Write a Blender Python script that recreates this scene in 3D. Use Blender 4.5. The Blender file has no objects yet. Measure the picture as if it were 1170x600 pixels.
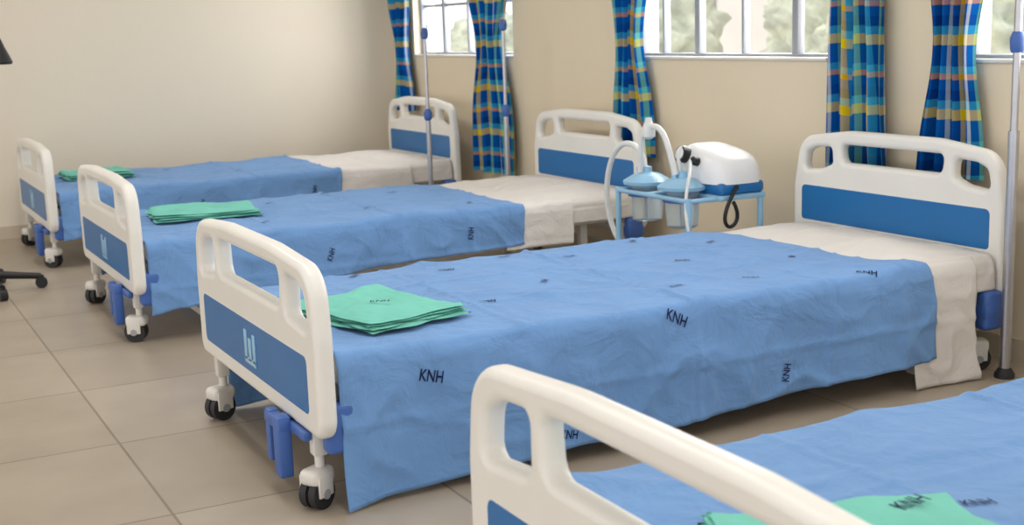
import bpy, bmesh, math, random
from mathutils import Vector, Matrix, noise
random.seed(4)
D=bpy.data; C=bpy.context; SC=C.scene
try: SC.view_settings.view_transform='Standard'
except: pass

# ------------------------------------------------------------------ materials
def srgb(r,g,b):
    f=lambda c:(c/255/12.92) if c/255<=.04045 else ((c/255+.055)/1.055)**2.4
    return (f(r),f(g),f(b),1)
def mat(name,col,rough=.5,var=.06,scale=8,bump=0,bscale=60,metal=0,trans=0,spec=.5,sheen=0,alpha=1,bdist=.01):
    m=D.materials.new(name);m.use_nodes=True;nt=m.node_tree;N=nt.nodes;L=nt.links
    b=N['Principled BSDF'];b.inputs['Roughness'].default_value=rough;b.inputs['Metallic'].default_value=metal
    b.inputs['Specular IOR Level'].default_value=spec
    if trans:b.inputs['Transmission Weight'].default_value=trans
    if sheen:b.inputs['Sheen Weight'].default_value=sheen
    if alpha<1:b.inputs['Alpha'].default_value=alpha
    tc=N.new('ShaderNodeTexCoord');n=N.new('ShaderNodeTexNoise');n.inputs['Scale'].default_value=scale;n.inputs['Detail'].default_value=4
    L.new(tc.outputs['Object'],n.inputs['Vector'])
    r=N.new('ShaderNodeValToRGB');L.new(n.outputs['Fac'],r.inputs['Fac'])
    c=col
    r.color_ramp.elements[0].position=.3;r.color_ramp.elements[1].position=.7
    r.color_ramp.elements[0].color=tuple(x*(1-var) for x in c[:3])+(1,)
    r.color_ramp.elements[1].color=tuple(min(1,x*(1+var)) for x in c[:3])+(1,)
    L.new(r.outputs['Color'],b.inputs['Base Color'])
    if bump:
        n2=N.new('ShaderNodeTexNoise');n2.inputs['Scale'].default_value=bscale;n2.inputs['Detail'].default_value=5;n2.inputs['Distortion'].default_value=.6
        L.new(tc.outputs['Object'],n2.inputs['Vector'])
        bp=N.new('ShaderNodeBump');bp.inputs['Strength'].default_value=bump;bp.inputs['Distance'].default_value=bdist
        L.new(n2.outputs['Fac'],bp.inputs['Height']);L.new(bp.outputs['Normal'],b.inputs['Normal'])
    return m
M={}
M['plastic']=mat('white_plastic',srgb(236,233,226),.36,.02,5)
M['bpanel']=mat('blue_panel',srgb(26,108,172),.35,.04,6)
M['bplast']=mat('blue_plastic',srgb(66,104,176),.45,.05,6)
M['steel']=mat('painted_steel',srgb(226,222,214),.4,.03,6)
M['cover']=mat('blue_cotton',srgb(114,156,208),.9,.05,4,.7,8,spec=.15,sheen=.1,bdist=.03)
M['white']=mat('white_cotton',srgb(226,221,216),.9,.03,4,.6,9,spec=.15,bdist=.025)
M['green']=mat('green_cotton',srgb(122,200,184),.9,.06,6,.4,22,spec=.15)
M['ink']=mat('navy_ink',srgb(26,36,78),.8,.05,20,spec=.2)
M['rubber']=mat('dark_rubber',srgb(38,38,42),.6,.1,20)
M['grey']=mat('grey_plastic',srgb(165,165,165),.5,.05,20)
M['black']=mat('black_plastic',srgb(20,20,22),.45,.1,10)
M['chrome']=mat('brushed_steel',srgb(190,190,195),.3,.05,30,metal=.9)
M['wallfar']=mat('wall_paint_cream',srgb(231,220,202),.85,.02,1.2,.08,90,spec=.2)
M['wallwin']=mat('wall_paint_beige',srgb(231,216,190),.85,.02,1.2,.08,90,spec=.2)
M['ceil']=mat('ceiling_paint',srgb(238,235,228),.9,.02,2,spec=.2)
M['skirt']=mat('baseboard_tile',srgb(204,190,168),.5,.04,5)
M['frame']=mat('window_frame_paint',srgb(150,154,162),.5,.04,8)
M['lid']=mat('light_blue_plastic',srgb(150,196,226),.3,.04,10)
M['jar']=mat('clear_jar',srgb(225,238,245),.12,.02,10,trans=.75)
M['tube']=mat('silicone_tube',srgb(228,230,228),.35,.04,30)
M['body']=mat('machine_white',srgb(240,240,240),.3,.02,5)
M['leaf']=mat('foliage',srgb(200,206,182),.8,.35,6,.8,20)
M['plaster']=mat('outside_plaster',srgb(246,242,236),.9,.05,1.3)
M['soil']=mat('outside_ground',srgb(214,202,182),.95,.12,3)

def glass():
    m=D.materials.new('window_glass');m.use_nodes=True;b=m.node_tree.nodes['Principled BSDF']
    b.inputs['Base Color'].default_value=(1,1,1,1);b.inputs['Alpha'].default_value=.08;b.inputs['Roughness'].default_value=.05
    return m
M['glass']=glass()

def floor_mat():
    m=D.materials.new('floor_tile');m.use_nodes=True;nt=m.node_tree;N=nt.nodes;L=nt.links;b=N['Principled BSDF']
    tc=N.new('ShaderNodeTexCoord');mp=N.new('ShaderNodeMapping');L.new(tc.outputs['Object'],mp.inputs['Vector'])
    mp.inputs['Location'].default_value=(.02,.2,0)
    br=N.new('ShaderNodeTexBrick');L.new(mp.outputs['Vector'],br.inputs['Vector'])
    br.offset=0;br.inputs['Scale'].default_value=1;br.inputs['Brick Width'].default_value=.62;br.inputs['Row Height'].default_value=.62
    br.inputs['Mortar Size'].default_value=.004;br.inputs['Mortar Smooth'].default_value=.3
    br.inputs['Color1'].default_value=srgb(184,171,154);br.inputs['Color2'].default_value=srgb(174,160,142);br.inputs['Mortar'].default_value=srgb(140,126,110)
    n=N.new('ShaderNodeTexNoise');n.inputs['Scale'].default_value=3.5;n.inputs['Detail'].default_value=6;L.new(tc.outputs['Object'],n.inputs['Vector'])
    mx=N.new('ShaderNodeMix');mx.data_type='RGBA';mx.blend_type='MULTIPLY';mx.inputs[0].default_value=.35
    r=N.new('ShaderNodeValToRGB');r.color_ramp.elements[0].color=(.62,.6,.57,1);r.color_ramp.elements[0].position=.35;r.color_ramp.elements[1].color=(1,1,1,1);r.color_ramp.elements[1].position=.65
    L.new(n.outputs['Fac'],r.inputs['Fac']);L.new(br.outputs['Color'],mx.inputs[6]);L.new(r.outputs['Color'],mx.inputs[7])
    L.new(mx.outputs[2],b.inputs['Base Color']);b.inputs['Roughness'].default_value=.36;b.inputs['Specular IOR Level'].default_value=.4
    return m
M['floor']=floor_mat()

def plaid():
    m=D.materials.new('plaid_curtain');m.use_nodes=True;nt=m.node_tree;N=nt.nodes;L=nt.links;b=N['Principled BSDF']
    uv=N.new('ShaderNodeUVMap');sp=N.new('ShaderNodeSeparateXYZ');L.new(uv.outputs['UV'],sp.inputs[0])
    def ramp(sock,k,off,st):
        a=N.new('ShaderNodeMath');a.operation='MULTIPLY_ADD';a.inputs[1].default_value=k;a.inputs[2].default_value=off;L.new(sock,a.inputs[0])
        f=N.new('ShaderNodeMath');f.operation='FRACT';L.new(a.outputs[0],f.inputs[0])
        r=N.new('ShaderNodeValToRGB');r.color_ramp.interpolation='CONSTANT';cr=r.color_ramp
        cr.elements[0].position=0;cr.elements[0].color=st[0][1];cr.elements[1].position=st[1][0];cr.elements[1].color=st[1][1]
        for p,c in st[2:]:
            e=cr.elements.new(p);e.color=c
        L.new(f.outputs[0],r.inputs['Fac']);return r
    B=srgb(50,98,170);T=srgb(96,178,208);Y=srgb(236,206,88);O=srgb(228,164,92);W=srgb(222,230,230);V=srgb(38,68,134);G=srgb(130,196,162)
    r1=ramp(sp.outputs[0],2.6,.1,[(0,B),(.18,T),(.32,Y),(.44,V),(.60,B),(.74,G),(.84,B),(.94,W)])
    r2=ramp(sp.outputs[1],4.2,.05,[(0,B),(.20,Y),(.34,T),(.46,V),(.60,B),(.74,O),(.82,T),(.92,B)])
    mx=N.new('ShaderNodeMix');mx.data_type='RGBA';mx.inputs[0].default_value=.5
    L.new(r1.outputs[0],mx.inputs[6]);L.new(r2.outputs[0],mx.inputs[7])
    hs=N.new('ShaderNodeHueSaturation');hs.inputs['Saturation'].default_value=1.12;hs.inputs['Value'].default_value=.9
    L.new(mx.outputs[2],hs.inputs['Color']);L.new(hs.outputs[0],b.inputs['Base Color'])
    b.inputs['Roughness'].default_value=.9;b.inputs['Specular IOR Level'].default_value=.1
    return m
M['plaid']=plaid()

# ------------------------------------------------------------------ helpers
def link(o,par=None):
    C.collection.objects.link(o)
    if par is not None:o.parent=par
    return o
def empty(name,loc=(0,0,0),rz=0):
    e=D.objects.new(name,None);e.location=loc;e.rotation_euler=(0,0,rz);e.empty_display_size=.1;return link(e)
def obj(name,bm,m,par=None,smooth=True,angle=None):
    me=D.meshes.new(name);bm.to_mesh(me);bm.free()
    for x in (m if isinstance(m,list) else [m]):me.materials.append(M[x])
    if smooth:
        for p in me.polygons:p.use_smooth=True
        try: me.set_sharp_from_angle(angle=math.radians(angle or 40))
        except: pass
    return link(D.objects.new(name,me),par)
def b_box(bm,cx,cy,cz,sx,sy,sz,bev=.004,rot=None,seg=2):
    g=bmesh.ops.create_cube(bm,size=1);vs=g['verts']
    bmesh.ops.scale(bm,vec=(sx,sy,sz),verts=vs)
    if bev>0:
        es=list({e for v in vs for e in v.link_edges})
        r=bmesh.ops.bevel(bm,geom=es,offset=min(bev,.49*min(sx,sy,sz)),segments=seg,affect='EDGES',profile=.5)
        vs=list({v for v in r['verts']}|{v for f in r['faces'] for v in f.verts}|{v for v in vs if v.is_valid})
    if rot is not None:bmesh.ops.rotate(bm,cent=(0,0,0),matrix=rot,verts=vs)
    bmesh.ops.translate(bm,vec=(cx,cy,cz),verts=vs);return vs
def b_cyl(bm,p0,p1,r0,r1=None,seg=20,bev=0):
    p0=Vector(p0);p1=Vector(p1);d=p1-p0
    g=bmesh.ops.create_cone(bm,cap_ends=True,segments=seg,radius1=r0,radius2=r0 if r1 is None else r1,depth=d.length)
    q=Vector((0,0,1)).rotation_difference(d.normalized()).to_matrix().to_4x4()
    bmesh.ops.transform(bm,matrix=Matrix.Translation((p0+p1)/2)@q,verts=g['verts']);return g['verts']
def b_lathe(bm,prof,cx,cy,seg=28):
    rings=[]
    for r,z in prof:
        rings.append([bm.verts.new((cx+r*math.cos(2*math.pi*i/seg),cy+r*math.sin(2*math.pi*i/seg),z)) for i in range(seg)])
    for a,b in zip(rings,rings[1:]):
        for i in range(seg):bm.faces.new((a[i],a[(i+1)%seg],b[(i+1)%seg],b[i]))
    bm.faces.new(rings[0][::-1]);bm.faces.new(rings[-1])
def tube(name,pts,r,m,par=None,closed=False,res=8):
    cu=D.curves.new(name,'CURVE');cu.dimensions='3D';cu.bevel_depth=r;cu.bevel_resolution=4;cu.use_fill_caps=True
    s=cu.splines.new('NURBS');s.points.add(len(pts)-1)
    for i,p in enumerate(pts):s.points[i].co=(*p,1)
    s.order_u=4;s.use_endpoint_u=True;s.use_cyclic_u=closed;s.resolution_u=res
    o=D.objects.new(name,cu);C.collection.objects.link(o)
    dg=C.evaluated_depsgraph_get();me=D.meshes.new_from_object(o.evaluated_get(dg));D.objects.remove(o)
    me.name=name;me.materials.clear();me.materials.append(M[m])
    for p in me.polygons:p.use_smooth=True
    return link(D.objects.new(name,me),par)
def rpoly(pts,seg=8):
    """pts: (x,y,r) -> rounded closed polyline"""
    out=[];n=len(pts)
    for i in range(n):
        a=Vector(pts[i-1][:2]);b=Vector(pts[i][:2]);c=Vector(pts[(i+1)%n][:2]);r=pts[i][2]
        u=(a-b).normalized();v=(c-b).normalized()
        ang=u.angle(v)
        if r<=0 or ang>math.pi-.02:out.append(b);continue
        t=min(r/math.tan(ang/2),(a-b).length*.49,(c-b).length*.49);rr=t*math.tan(ang/2)
        s=b+u*t;e=b+v*t
        for k in range(seg+1):
            q=k/seg
            cen=b+(u+v).normalized()*(rr/math.sin(ang/2))
            va=s-cen;vb=e-cen
            th=va.angle(vb)
            if th<1e-4:out.append(s);break
            w=(va*math.sin((1-q)*th)+vb*math.sin(q*th))/math.sin(th)
            out.append(cen+w)
    return out
def plate(name,outer,holes,ext,bev,m,par,x0):
    cu=D.curves.new(name,'CURVE');cu.dimensions='2D';cu.fill_mode='BOTH';cu.extrude=ext;cu.bevel_depth=bev;cu.bevel_resolution=4;cu.offset=-bev
    for loop in [outer]+holes:
        s=cu.splines.new('POLY');s.points.add(len(loop)-1);s.use_cyclic_u=True
        for i,p in enumerate(loop):s.points[i].co=(p[0],p[1],0,1)
    o=D.objects.new(name,cu);C.collection.objects.link(o)
    dg=C.evaluated_depsgraph_get();me=D.meshes.new_from_object(o.evaluated_get(dg));D.objects.remove(o)
    for v in me.vertices:
        a,b,c=v.co;v.co=(x0+c,a,b)
    me.materials.clear();me.materials.append(M[m])
    for p in me.polygons:p.use_smooth=True
    try: me.set_sharp_from_angle(angle=math.radians(50))
    except: pass
    return link(D.objects.new(name,me),par)
def mir(l): return l+[(-x,y,r) for x,y,r in l[::-1]]

# ------------------------------------------------------------------ bed
TOPZ=.368
def nz(x,y,z=0):return noise.noise(Vector((x,y,z)))
def ridge(x,y,z):
    v=1-abs(nz(x,y,z))*2.2
    return max(v,0)**3
def crease(q,c,w=.009):return math.exp(-((q-c)/w)**2)
def make_surf(seed,hw,top,hemfn,fold=1.):
    rr=.028
    def P(x,s):
        sg=1 if s>=0 else -1;a=abs(s)
        flat=hw-rr
        wr=.008*nz(x*2.2,s*2.2,seed)+.005*nz(x*6,s*4,seed+3)+.007*ridge(x*2.5+s*1.2,s*3.1-x*.6,seed+7)+.005*ridge(x*5-s*3,s*4+x*2,seed+17)
        wr+=.005*crease(s,.14)+.004*crease(s,-.17)+.006*crease(x,1.05)+.004*crease(x,.55)+.004*crease(x,1.5)
        if a<=flat:
            return Vector((x,s,top+wr)),Vector((0,0,1))
        arc=rr*math.pi/2
        if a<flat+arc:
            t=(a-flat)/rr
            return Vector((x,sg*(flat+rr*math.sin(t)),top-rr+rr*math.cos(t)+wr*math.cos(t))),Vector((0,sg*math.sin(t),math.cos(t)))
        d=a-flat-arc
        k=d/.32;k1=min(1,k*3)
        out=.012*k+fold*(.026*k*nz(x*3.2,sg*2+seed,.3*k)+.012*k*math.sin(x*11+seed+2*nz(x*2,seed,1))+k1*(.009*nz(x*6,d*6,seed+9)+.014*ridge(x*3.3+d*1.5,d*2.2,seed+2)+.010*ridge(x*6-d*4,d*5+x*2,seed+12)
            +.006*crease(x,1.05)+.005*crease(x,.55)+.005*crease(d,.14)))
        return Vector((x+.01*k*nz(x*4,seed,5),sg*(hw+.004+max(out,-.004)),top-rr-d)),Vector((0,sg,0))
    return P
def cloth(name,P,x0,x1,dropfn,m,par,hw,nx=210):
    bm=bmesh.new();rr=.028;L0=hw-rr+rr*math.pi/2;ny=150;rows=[]
    for i in range(nx+1):
        f=i/nx;row=[]
        for j in range(ny+1):
            g=j/ny*2-1
            xa=x0(g) if callable(x0) else x0;xb=x1(g) if callable(x1) else x1
            x=xa+(xb-xa)*f
            s=g*(L0+dropfn(x,g))
            p,n=P(x,s);row.append(bm.verts.new(p))
        rows.append(row)
    for i in range(nx):
        for j in range(ny):bm.faces.new((rows[i][j],rows[i+1][j],rows[i+1][j+1],rows[i][j+1]))
    bm.normal_update();bm.faces.ensure_lookup_table()
    if bm.faces[(nx//2)*ny+ny//2].normal.z<0:bmesh.ops.reverse_faces(bm,faces=bm.faces)
    o=obj(name,bm,m,par,angle=180)
    md=o.modifiers.new('thick','SOLIDIFY');md.thickness=.004;md.offset=-1
    return o
def labels(P,items,par,size=.036,off=.003,name='printed_labels'):
    cu=D.curves.new('lbl','FONT');cu.body='KNH';cu.size=1;cu.align_x='CENTER';cu.align_y='CENTER';cu.offset=.014
    o=D.objects.new('lbl',cu);C.collection.objects.link(o)
    dg=C.evaluated_depsgraph_get();src=D.meshes.new_from_object(o.evaluated_get(dg));D.objects.remove(o)
    bm=bmesh.new()
    for it in items:
        x,s,ang=it[:3];sz=it[3] if len(it)>3 else size
        vs=[]
        ca,sa=math.cos(ang),math.sin(ang)
        for v in src.vertices:
            a=v.co.x*sz;b=v.co.y*sz*1.35
            p,n=P(x+a*ca-b*sa,s+a*sa+b*ca);vs.append(bm.verts.new(p+n*off))
        for p in src.polygons:
            try:bm.faces.new([vs[k] for k in p.vertices])
            except:pass
    return obj(name,bm,'ink',par,smooth=False)

def caster(bm,bw,bg,x,y,a):
    R=Matrix.Rotation(a,3,'Z');o=Vector((.016,0,0));o.rotate(R)
    b_cyl(bm,(x,y,.09),(x,y,.135),.012)
    b_box(bm,x+o.x*.7,y+o.y*.7,.078,.074,.058,.04,.014,R,3)
    for s in(-1,1):
        k=Vector((.0,s*.028,0));k.rotate(R)
        b_box(bm,x+o.x+k.x,y+o.y+k.y,.058,.05,.006,.052,.0025,R)
        k1=Vector((0,s*.004,0));k1.rotate(R);k2=Vector((0,s*.023,0));k2.rotate(R)
        b_cyl(bw,(x+o.x+k1.x,y+o.y+k1.y,.038),(x+o.x+k2.x,y+o.y+k2.y,.038),.038,seg=28)
        k3=Vector((0,s*.032,0));k3.rotate(R)
        b_cyl(bg,(x+o.x,y+o.y,.038),(x+o.x+k3.x,y+o.y+k3.y,.038),.012,seg=16)

def board(par,x0,kind):
    if kind=='foot':
        BW=.518
        out=rpoly(mir([(-BW+.02,.185,.04),(-BW,.22,.05),(-BW,.42,.1),(-BW+.02,.580,.10),(-.2,.600,.5)]),10)
        holes=[rpoly([(-.31,.445,.02),(-.31,.542,.02),(-.40,.537,.03),(-.452,.511,.04),(-.462,.43,.02)],6),
               rpoly(mir([(-.262,.455,.03),(-.272,.549,.025)]),6)]
        holes.append([Vector((-p.x,p.y)) for p in holes[0]])
        pan=rpoly(mir([(-.45,.232,.02),(-.45,.372,.02)]),6);zl=.30
    else:
        BW=.478
        out=rpoly(mir([(-BW+.02,.20,.04),(-BW,.24,.05),(-BW,.50,.1),(-BW+.035,.672,.085),(-.2,.702,.5)]),10)
        holes=[rpoly([(-.275,.585,.018),(-.28,.644,.02),(-.365,.638,.03),(-.41,.620,.03),(-.425,.555,.02),(-.33,.565,.03)],6),
               rpoly(mir([(-.225,.592,.025),(-.235,.654,.02)]),6)]
        holes.append([Vector((-p.x,p.y)) for p in holes[0]])
        pan=rpoly(mir([(-.43,.375,.015),(-.43,.502,.02)]),6);zl=.44
    plate(kind+'board_shell',out,holes,.006,.017,'plastic',par,x0)
    plate(kind+'board_blue_panel',pan,[],.0205,.003,'bpanel',par,x0)
    if kind=='foot':
        bm=bmesh.new()
        for k,(yy,w,h) in enumerate(((-.036,.022,.075),(0,.024,.06),(.036,.022,.078))):
            b_box(bm,x0-.0245,yy,zl-.035+h/2,.003,w,h,.001)
        b_box(bm,x0-.0245,0,zl-.037,.003,.094,.016,.001)
        obj(kind+'board_emblem',bm,'lid',par)

def bed(loc,seed,hem,split,strip,hemw,lab,cast=(2.9,3.4,-.5,.9)):
    E=empty('hospital_bed',loc)
    board(E,.023,'foot');board(E,2.20,'head')
    bm=bmesh.new();bw=bmesh.new();bg=bmesh.new()
    for k,(x,y) in enumerate(((.03,-.41),(.03,.42),(2.15,-.40),(2.15,.42))):
        b_box(bm,x,y,.20,.036,.036,.15,.006)
        caster(bm,bw,bg,x,y,cast[k])
    for x in(.085,2.14):
        b_box(bm,x,0,.215,.03,.87,.04,.006)
    for y in(-.40,.40):
        b_box(bm,1.1,y,.265,2.1,.03,.045,.006)
    for i in range(9):b_box(bm,.2+i*.22,0,.282,.05,.79,.012,.003)
    for x in(.62,1.55):b_box(bm,x,0,.235,.03,.8,.03,.005)
    for x in(.30,1.95):
        for y in(-.36,.36):b_box(bm,x,y,.13,.035,.035,.24,.006)
        b_box(bm,x,0,.05,.03,.72,.03,.006)
    b_cyl(bm,(-.0,-.265,.175),(.55,-.265,.225),.009)
    obj('bed_frame',bm,'steel',E);obj('caster_wheels',bw,'rubber',E);obj('caster_hubs',bg,'grey',E)
    bm=bmesh.new()
    for x in(.065,2.15):
        for s in(-1,1):
            b_box(bm,x,s*.462,.20,.075,.05,.12,.014,None,3)
            b_box(bm,x,s*.462,.20,.078,.053,.05,.008,None,2)
    y=-.265
    b_box(bm,-.005,y,.178,.05,.04,.03,.008)
    b_box(bm,-.022,y+.042,.135,.026,.034,.13,.006)
    b_box(bm,-.022,y-.035,.125,.034,.046,.15,.006)
    b_box(bm,-.022,y,.180,.03,.12,.03,.006)
    b_box(bm,-.0,y-.10,.176,.02,.12,.022,.005)
    obj('crank_handles_and_bumpers',bm,'bplast',E)
    bm=bmesh.new();vs=b_box(bm,1.11,0,.325,2.10,.925,.07,.026,None,4)
    obj('mattress',bm,'white',E)
    hw=.478
    P=make_surf(seed,hw,TOPZ,None)
    L0=hw-.028+.028*math.pi/2
    def drop(x,g):
        t=min(max(x/2.1,0),1);a,b,c=hem
        z=(a+(b-a)*t*2) if t<.5 else (b+(c-b)*(t-.5)*2)
        ed=TOPZ-.028-z+.010*nz(x*2,seed+4)
        if x<.16:ed+=.02*(1-x/.16)
        return min(max(ed,.05),TOPZ-.028-.006)
    cloth('blue_bedspread',P,.062,lambda g:split[0]+(split[1]-split[0])*(g*.5+.5)+.012*math.sin(g*7),drop,'cover',E,hw)
    Pw=make_surf(seed,hw-.006,TOPZ-.007,None,1.)
    cloth('white_top_sheet',Pw,lambda g:split[0]-.09+(split[1]-split[0])*(g*.5+.5),lambda g:strip+(.02*math.sin(g*5+seed)),lambda x,g:TOPZ-.028-hemw,'white',E,hw-.006,nx=50)
    Pf=make_surf(seed,hw-.016,TOPZ-.013,None,.15)
    def P2(x,s):
        p,n=Pf(x,s);e=max(0,1-((x-1.98)/.22)**2)*max(0,1-(p.y/.46)**6);p.z+=.03*e**.8*(1 if n.z>.3 else 0)*n.z;return p,n
    cloth('fitted_sheet',P2,1.45,2.168,lambda x,g:.065,'white',E,hw-.016,nx=60)
    if lab:labels(P,lab,E)
    return E,P

lab3=[(.29,-.545,-.25,.030),(.99,-.50,-.5,.030),(1.35,-.70,1.35,.024),(1.67,-.45,-.7,.028),(.66,-.755,-.2,.024),
      (.22,.33,.3,.022),(.42,.18,.5,.022),(.70,.30,-.6,.022),(.86,-.02,.9,.022),(.60,-.17,-.4,.022),(1.12,.28,.4,.022),(1.35,0,-.5,.022),(1.62,.22,.6,.022),(1.65,-.15,.9,.022),(1.12,-.30,.2,.022),(1.42,.38,1.,.022),(.95,.40,.3,.022),(.45,.42,.8,.022),(1.35,-.33,-.6,.022)]
lab2=[(1.35,-.56,1.4,.024),(.75,-.58,1.2,.024),(.45,.0,.3,.022),(.75,.25,.6,.022),(1.05,-.15,-.5,.022),(1.3,.2,.4,.022),(.55,-.33,.8,.022),(1.44,-.3,.9,.022),(1.05,.38,.2,.022)]
lab4=[(.60,0.02,-.2,.026),(1.3,-.05,.3,.026),(1.6,.2,.4,.026),(.95,-.3,.4,.026)]
XF=.888
b1,P1=bed((XF-.015,6.985,0),1.3,(.15,.19,.21),(1.50,1.52),1.93,.2,lab2[:5],(2.4,3.6,-.5,.9))
b2,P2_=bed((XF,5.135,0),5.1,(.11,.19,.215),(1.60,1.58),1.82,.19,lab2,(2.6,3.8,-.5,.9))
b3,P3=bed((XF,3.175,0),8.7,(.015,.05,.10),(1.92,1.70),2.09,.012,lab3,(-2.6,3.5,-.5,.9))
b4,P4=bed((XF-.05,1.27,0),12.4,(.06,.08,.12),(1.85,1.80),2.05,.08,lab4)

# ------------------------------------------------------------------ folded towels
def towel(cx,cy,rz,w,d,seed,lab=False):
    E=empty('folded_towel',(cx,cy,TOPZ+.012),rz)
    bm=bmesh.new();h=.0065;layers=4
    for L in range(layers):
        ww=w*(1-.03*L*(.5+.5*nz(L,seed)));dd=d*(1-.025*L);ox=.014*nz(L*3.1,seed);oy=.014*nz(seed,L*2.3);sk=.05*nz(L*1.7,seed+2)
        nx,ny=30,30;top=[];bot=[]
        for i in range(nx+1):
            rt=[];rb=[]
            for j in range(ny+1):
                fx=i/nx*2-1;fy=j/ny*2-1
                e=min(1,(1-max(abs(fx),abs(fy)))*9);e=math.sqrt(max(0,1-(1-e)**2))
                x=ox+fx*ww/2+.014*nz(fy*2+L,seed,fx)+sk*fy*.3;y=oy+fy*dd/2+.012*nz(fx*2,seed+L,fy)-sk*fx*.3
                z=L*h+.004*nz(fx*1.5,fy*1.5,seed)*L
                rt.append(bm.verts.new((x,y,z+h*(.5+.5*e)+(.003*nz(fx*5,fy*5,seed+L)+.003*ridge(fx*2,fy*2,seed+L))*e)));rb.append(bm.verts.new((x,y,z+h*(.5-.5*e))))
            top.append(rt);bot.append(rb)
        for i in range(nx):
            for j in range(ny):
                bm.faces.new((top[i][j],top[i+1][j],top[i+1][j+1],top[i][j+1]))
                bm.faces.new((bot[i][j],bot[i][j+1],bot[i+1][j+1],bot[i+1][j]))
        for i in range(nx):
            bm.faces.new((top[i][0],bot[i][0],bot[i+1][0],top[i+1][0]));bm.faces.new((top[i][ny],top[i+1][ny],bot[i+1][ny],bot[i][ny]))
            bm.faces.new((top[0][i],top[0][i+1],bot[0][i+1],bot[0][i]));bm.faces.new((top[nx][i],bot[nx][i],bot[nx][i+1],top[nx][i+1]))
    bmesh.ops.recalc_face_normals(bm,faces=bm.faces)
    obj('towel_layers',bm,'green',E,angle=60)
    if lab:
        labels(lambda x,s:(Vector((x,s,layers*h+.006)),Vector((0,0,1))),lab,E,off=.002,name='towel_label')
    return E
towel(1.18,3.03,.25,.31,.40,1.,[(.0,-.02,-.7,.024)])
towel(1.30,5.20,-.1,.42,.34,2.)
towel(1.22,7.12,.0,.34,.40,3.)
towel(1.15,1.19,-.33,.38,.38,4.,[(.10,.12,.5,.03)])

# ------------------------------------------------------------------ room
XW=3.24; YW=7.75; HC=2.45; YB=-2.2; XL=-3.2
def slab(name,x0,x1,y0,y1,z0,z1,m):
    bm=bmesh.new();b_box(bm,(x0+x1)/2,(y0+y1)/2,(z0+z1)/2,x1-x0,y1-y0,z1-z0,0)
    return obj(name,bm,m,None,smooth=False)
slab('floor',XL,XW+.15,YB,YW+.15,-.1,0,'floor')
slab('wall_far',XL,XW+.15,YW,YW+.15,0,HC,'wallfar')
slab('ceiling',XL,XW+.15,YB,YW+.15,HC,HC+.1,'ceil')
SILL=.93;WT=1.85
wins=[(6.12,7.42),(3.67,4.98),(1.55,3.06)]
bm=bmesh.new();T=.15
def wb(y0,y1,z0,z1):b_box(bm,XW+T/2,(y0+y1)/2,(z0+z1)/2,T,y1-y0,z1-z0,0)
wb(YB,YW,0,SILL);wb(YB,YW,WT,HC)
edges=[YB]+[v for w in sorted(wins) for v in w]+[YW]
for i in range(0,len(edges),2):wb(edges[i],edges[i+1],SILL,WT)
obj('wall_right',bm,'wallwin',None,smooth=False)
slab('baseboard_far',XL,XW,YW-.012,YW,0,.07,'skirt')
slab('baseboard_right',XW-.012,XW,YB,YW-.012,0,.07,'skirt')

def window(n,y0,y1,muls):
    E=empty('window_%d'%n,(XW+.07,(y0+y1)/2,0));c=(y0+y1)/2
    bm=bmesh.new();h=WT-SILL
    b_box(bm,0,0,SILL+.012,.05,y1-y0,.024,.003);b_box(bm,0,0,WT-.012,.05,y1-y0,.024,.003)
    for y in(y0,y1):b_box(bm,0,y-c+(.012 if y==y0 else -.012),(SILL+WT)/2,.05,.024,h,.003)
    for y,w in muls:b_box(bm,0,y-c,(SILL+WT)/2,.035,w,h,.003)
    for z in(SILL+.30,SILL+.60):b_box(bm,0,0,z,.025,y1-y0,.016,.003)
    obj('window_frame',bm,'frame',E)
    bm=bmesh.new();b_box(bm,.0,0,(SILL+WT)/2,.004,y1-y0-.01,h-.01,0);obj('window_panes',bm,'glass',E,smooth=False)
    bm=bmesh.new();b_box(bm,-.035,0,SILL+.006,.09,y1-y0-.005,.012,.003);obj('window_sill',bm,'steel',E)
window(1,*wins[0],[(6.44,.03),(6.77,.016),(7.1,.03)])
window(2,*wins[1],[(3.92,.034),(4.24,.014),(4.55,.034),(4.8,.014)])
window(3,*wins[2],[(1.9,.03),(2.28,.016),(2.65,.03)])

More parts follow.
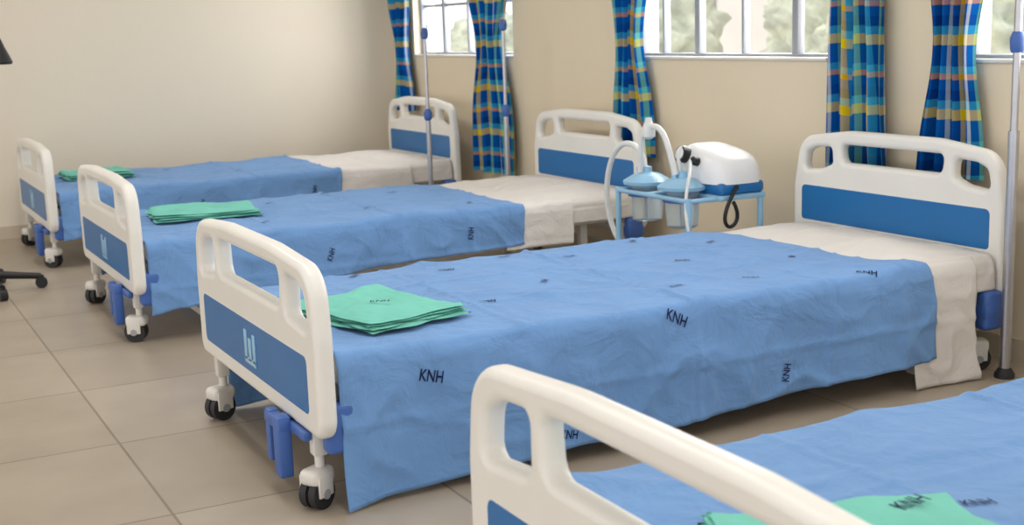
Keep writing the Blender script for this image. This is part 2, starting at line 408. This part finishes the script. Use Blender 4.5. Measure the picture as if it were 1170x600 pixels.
def curtain(yc,w,zb,seed,lean=0,tie=None,kt=.6):
    """kt = width ratio at the top"""
    E=empty('plaid_curtain',(XW-.055,yc,0))
    bm=bmesh.new();uvl=bm.loops.layers.uv.new('UVMap');ny,nzv=110,70;rows=[];uvs={}
    z1=1.92
    for j in range(nzv+1):
        v=j/nzv;z=zb+(z1-zb)*v;row=[]
        k=1.
        if tie is not None:
            d=(z-tie)/.25;k=1-.42*math.exp(-d*d)
        kk=k*(1+(kt-1)*min(1,v*1.6) if tie is None else 1)
        for i in range(ny+1):
            u=i/ny*2-1
            y=u*w/2*kk+lean*(z1-z)+.008*nz(u*2,z*3,seed)
            x=.026*math.sin(u*13+seed*3+1.2*nz(z*2,seed))*(.7+.3*k)+.012*nz(u*3,z*2,seed)
            vt=bm.verts.new((x,y,z+(.02*nz(u*2,seed) if j==0 else 0)));row.append(vt);uvs[vt]=(u*w*1.5+seed*.37,z+.02*nz(u*2,z,seed))
        rows.append(row)
    for j in range(nzv):
        for i in range(ny):
            f=bm.faces.new((rows[j][i],rows[j][i+1],rows[j+1][i+1],rows[j+1][i]))
            for l in f.loops:l[uvl].uv=uvs[l.vert]
    o=obj('curtain_cloth',bm,'plaid',E,angle=180)
    bm=bmesh.new();b_cyl(bm,(0,-w*.7,1.92),(0,w*.7,1.92),.012)
    for s in(-1,1):
        b_lathe(bm,[(.0,1.9),(.018,1.905),(.018,1.935),(.0,1.94)],0,s*w*.7)
        b_box(bm,.028,s*w*.6,1.92,.055,.015,.02,.002)
    obj('curtain_rod',bm,'chrome',E)
curtain(7.50,.30,.60,1.,0,.98)
curtain(6.30,.48,.30,2.,-.01,.98)
curtain(4.95,.34,.50,3.,-.03,1.0)
curtain(3.49,.30,.52,4.,-.03,None,.72)
curtain(3.02,.29,.56,5.,.015,.98)

# ------------------------------------------------------------------ IV stands
def iv(x,y,h,rot=0,r=.011,star=True):
    E=empty('iv_stand',(x,y,0),rot)
    bm=bmesh.new();b_cyl(bm,(0,0,.06 if star else .01),(0,0,h*.62),r*1.15);b_cyl(bm,(0,0,h*.6),(0,0,h-.03),r*.8)
    obj('pole',bm,'chrome',E)
    for k in range(2):
        a=k*math.pi+.9
        tube('hook_%d'%(k+1),[(0,0,h-.03),(.02*math.cos(a),.02*math.sin(a),h-.03),(.05*math.cos(a),.05*math.sin(a),h-.02),(.06*math.cos(a),.06*math.sin(a),h+.005),(.05*math.cos(a),.05*math.sin(a),h+.015)],.003,'chrome',E)
    bm=bmesh.new();b_lathe(bm,[(.006,h-.06),(.018,h-.05),(.02,h-.03),(.016,h-.005),(.006,h)],0,0)
    hc=h*.6 if star else 1.0
    b_lathe(bm,[(r*1.2,hc-.03),(.02,hc-.02),(.022,hc+.01),(r,hc+.03)],0,0)
    obj('blue_clamps',bm,'bplast',E)
    if not star:
        bm=bmesh.new();b_lathe(bm,[(.0,0),(.03,0),(.03,.012),(.018,.03),(.0,.03)],0,0);obj('rubber_foot',bm,'rubber',E);return
    bm=bmesh.new();bw=bmesh.new();R=.12
    for k in range(5):
        a=k*2*math.pi/5;c,s=math.cos(a),math.sin(a)
        b_cyl(bm,(0,0,.075),(R*c,R*s,.05),.011,.009)
        b_cyl(bw,(R*c-.01*s,R*s+.01*c,.022),(R*c+.01*s,R*s-.01*c,.022),.022)
        b_cyl(bm,(R*c,R*s,.04),(R*c,R*s,.055),.008)
    b_lathe(bm,[(.028,.055),(.03,.07),(.022,.095),(.013,.10)],0,0)
    obj('star_base',bm,'chrome',E);obj('base_wheels',bw,'rubber',E)
iv(2.72,6.10,1.10)
iv(3.0,5.77,1.13,.3)
iv(3.05,2.655,1.20,.6,.014,False)

# ------------------------------------------------------------------ suction machine on trolley
E=empty('suction_machine',(2.80,3.96,0))
bm=bmesh.new()
for sx in(-.15,.17):
    for sy in(-.24,.22):b_cyl(bm,(sx,sy,.05),(sx,sy,.47),.011)
b_box(bm,.01,-.01,.17,.35,.49,.015,.005)
b_box(bm,.08,-.01,.46,.21,.49,.02,.006)
b_cyl(bm,(-.15,-.24,.46),(-.15,.22,.46),.009)
for y in(-.24,.22,.03):b_cyl(bm,(-.15,y,.46),(.0,y,.46),.009)
obj('trolley_frame',bm,'lid',E)
bm=bmesh.new();bg=bmesh.new()
for sx in(-.15,.17):
    for sy in(-.24,.22):
        b_cyl(bm,(sx,sy-.012,.026),(sx,sy+.012,.026),.026);b_cyl(bg,(sx,sy,.03),(sx,sy,.06),.014)
obj('trolley_wheels',bm,'rubber',E);obj('wheel_forks',bg,'grey',E)
bm=bmesh.new();b_box(bm,.08,-.11,.492,.20,.29,.045,.015,None,3);obj('machine_base',bm,'bpanel',E)
bm=bmesh.new();nu,nv=32,14;rows=[]
for j in range(nv+1):
    t=j/nv*math.pi/2;row=[]
    for i in range(nu):
        a=2*math.pi*i/nu;c,s=math.cos(a),math.sin(a)
        sq=lambda q,e:math.copysign(abs(q)**e,q)
        x=.11*sq(c,.5)*max(math.cos(t),0)**.4;y=.15*sq(s,.5)*max(math.cos(t),0)**.42
        z=.508+.125*math.sin(t)**.8
        z+=.2*(z-.508)*(y/.155)
        row.append(bm.verts.new((.08+x,-.11+y,z)))
    rows.append(row)
for j in range(nv):
    for i in range(nu):bm.faces.new((rows[j][i],rows[j][(i+1)%nu],rows[j+1][(i+1)%nu],rows[j+1][i]))
bm.faces.new(rows[0][::-1])
bmesh.ops.remove_doubles(bm,verts=bm.verts,dist=.0005)
bmesh.ops.recalc_face_normals(bm,faces=bm.faces)
obj('machine_housing',bm,'body',E,angle=60)
bm=bmesh.new();b_cyl(bm,(-.01,-.04,.60),(-.045,-.04,.61),.03,seg=28);b_cyl(bm,(-.01,-.12,.58),(-.045,-.12,.59),.016)
obj('gauge_and_knob',bm,'black',E)
bm=bmesh.new();b_cyl(bm,(-.042,-.04,.609),(-.048,-.04,.611),.023,seg=28);obj('gauge_face',bm,'body',E)
J1=(-.07,.14);J2=(-.07,-.09)
for n,(jx,jy) in enumerate((J1,J2)):
    bm=bmesh.new();b_lathe(bm,[(.048,.345),(.056,.35),(.060,.38),(.064,.495),(.064,.50)],jx,jy);obj('collection_jar_%d'%(n+1),bm,'jar',E)
    bm=bmesh.new();b_lathe(bm,[(.074,.482),(.09,.486),(.092,.498),(.076,.508),(.05,.523),(.02,.53),(.018,.55),(.0,.555)],jx,jy);b_cyl(bm,(jx-.03,jy,.51),(jx-.03,jy+.01,.55),.01)
    obj('jar_lid_%d'%(n+1),bm,'lid',E)
    bm=bmesh.new()
    g=[(.067,.44),(.073,.44),(.073,.455),(.067,.455)];b_lathe(bm,g,jx,jy);b_box(bm,jx+.08,jy,.447,.04,.02,.014,.002);obj('jar_bracket_%d'%(n+1),bm,'bplast',E)
tube('suction_tube_long',[(-.08,.14,.55),(-.08,.15,.61),(-.08,.25,.65),(-.08,.36,.60),(-.08,.42,.48),(-.07,.43,.34),(-.05,.39,.22),(-.02,.32,.16),(0,.26,.20)],.011,'tube',E)
tube('suction_tube_arch',[(-.10,.14,.53),(-.10,.14,.66),(-.10,.09,.715),(-.10,.0,.71),(-.11,-.06,.65),(-.11,-.08,.60),(-.10,-.09,.54)],.011,'tube',E)
bm=bmesh.new();b_lathe(bm,[(.012,.66),(.024,.67),(.026,.70),(.014,.725),(.012,.74)],-.10,.08);obj('filter_disc',bm,'tube',E)
tube('suction_tube_short',[(-.05,-.06,.54),(-.06,-.03,.62),(-.05,-.04,.65),(.0,-.05,.62)],.008,'tube',E)
tube('coiled_cable',[(.05,-.26,.50),(.0,-.28,.46),(-.03,-.27,.38),(.02,-.27,.34),(.05,-.28,.40),(.01,-.29,.45)],.007,'black',E)
tube('thin_tube',[(-.04,-.10,.59),(-.10,-.19,.56),(-.16,-.22,.48),(-.17,-.26,.36),(-.14,-.26,.28)],.006,'tube',E)

# ------------------------------------------------------------------ examination lamp (mostly outside the frame on the left)
E=empty('examination_lamp',(.52,6.08,0))
bm=bmesh.new();bw=bmesh.new()
for k in range(5):
    a=k*2*math.pi/5-.1;c,s=math.cos(a),math.sin(a)
    b_cyl(bm,(0,0,.085),(.24*c,.24*s,.055),.02,.014)
    b_cyl(bw,(.24*c-.014*s,.24*s+.014*c,.026),(.24*c+.014*s,.24*s-.014*c,.026),.026)
    b_cyl(bm,(.24*c,.24*s,.04),(.24*c,.24*s,.06),.012)
b_lathe(bm,[(.03,.06),(.04,.08),(.03,.12),(.016,.14)],0,0);b_cyl(bm,(0,0,.12),(0,0,.75),.014)
obj('star_base_and_pole',bm,'black',E);obj('base_wheels',bw,'rubber',E)
tube('gooseneck',[(0,0,.74),(0,0,.9),(-.02,0,1.05),(.04,0,1.17),(.10,0,1.16),(.13,0,1.12)],.01,'black',E)
bm=bmesh.new();b_lathe(bm,[(.02,1.13),(.03,1.12),(.045,1.08),(.075,1.01),(.07,1.0),(.03,1.06)],.145,.03);obj('lamp_head',bm,'black',E)

# ------------------------------------------------------------------ outside
slab('outside_ground',XW+.15,16,-8,22,-.35,-.25,'soil')
E=empty('neighbouring_building',(11,6,0));bm=bmesh.new()
b_box(bm,0,0,1.6,.3,26,4,.0);obj('building_wall',bm,'plaster',E,smooth=False)
bm=bmesh.new()
for i in range(7):b_box(bm,-.17,-10+i*3.2,1.7,.06,1.3,1.1,.01)
obj('building_windows',bm,'frame',E)
def shrub(x,y,z,r,seed):
    E=empty('shrub',(x,y,-.25));bm=bmesh.new()
    b_cyl(bm,(0,0,0),(0,0,z),.06,.04)
    g=bmesh.ops.create_icosphere(bm,subdivisions=5,radius=r)
    for v in g['verts']:
        n=v.co.normalized();v.co=n*r*(1+.35*nz(n.x*2,n.y*2,n.z*2+seed)+.22*nz(n.x*7,n.y*7,n.z*7+seed)+.12*nz(n.x*18,n.y*18,n.z*18+seed))+Vector((0,0,z+r*.6))
    obj('foliage',bm,'leaf',E,angle=180)
for k,(x,y,z,r) in enumerate(((7.5,7.2,.5,.8),(8.5,9.5,.6,.7),(8.2,12.5,.5,.9),(7.6,14.8,.4,.7),(8,3.4,.5,.8),(9,5.5,.7,.6))):shrub(x,y,z,r,k*3.3)

# ------------------------------------------------------------------ light
w=D.worlds.new('daylight');SC.world=w;w.use_nodes=True;nt=w.node_tree;bg=nt.nodes['Background']
sky=nt.nodes.new('ShaderNodeTexSky');sky.sky_type='HOSEK_WILKIE';sky.turbidity=6;sky.ground_albedo=.5
sky.sun_direction=(.4,-.3,.8)
mx=nt.nodes.new('ShaderNodeMix');mx.data_type='RGBA';mx.inputs[0].default_value=.8;mx.inputs[7].default_value=(1,.98,.96,1)
nt.links.new(sky.outputs[0],mx.inputs[6]);nt.links.new(mx.outputs[2],bg.inputs['Color']);bg.inputs['Strength'].default_value=1.85
def area(name,loc,rot,sx,sy,e,col=(1,1,1)):
    l=D.lights.new(name,'AREA');l.shape='RECTANGLE';l.size=sx;l.size_y=sy;l.energy=e;l.color=col
    o=D.objects.new(name,l);o.location=loc;o.rotation_euler=rot;link(o)
for i,y in enumerate((.8,3.2,5.6)):  # unseen fill lamps, added below the ceiling to brighten the ward
    area('added_overhead_fill',(.9,y,HC-.03),(0,0,0),.3,1.2,14,(1,.98,.95))
for i,(y0,y1) in enumerate(wins):
    area('window_daylight',(XW+.3,(y0+y1)/2,(SILL+WT)/2),(0,math.radians(90),0),WT-SILL,y1-y0,38,(.96,.98,1))

# ------------------------------------------------------------------ camera
yaw,pit,ro=map(math.radians,(27.517,10.646,-1.89))
fw=Vector((math.sin(yaw)*math.cos(pit),math.cos(yaw)*math.cos(pit),-math.sin(pit)));r=Vector((math.cos(yaw),-math.sin(yaw),0));u=r.cross(fw)
r2=r*math.cos(ro)+u*math.sin(ro);u2=u*math.cos(ro)-r*math.sin(ro)
cam=D.cameras.new('camera');cam.sensor_width=36;cam.lens=1472.6/1170*36;cam.shift_y=7.556/1170;cam.clip_start=.05
cam.dof.use_dof=True;cam.dof.focus_distance=3.3;cam.dof.aperture_fstop=5.6
co=D.objects.new('camera',cam);m=Matrix((r2,u2,-fw)).transposed().to_4x4();m.translation=(0,0,1.09);co.matrix_world=m;link(co);SC.camera=co
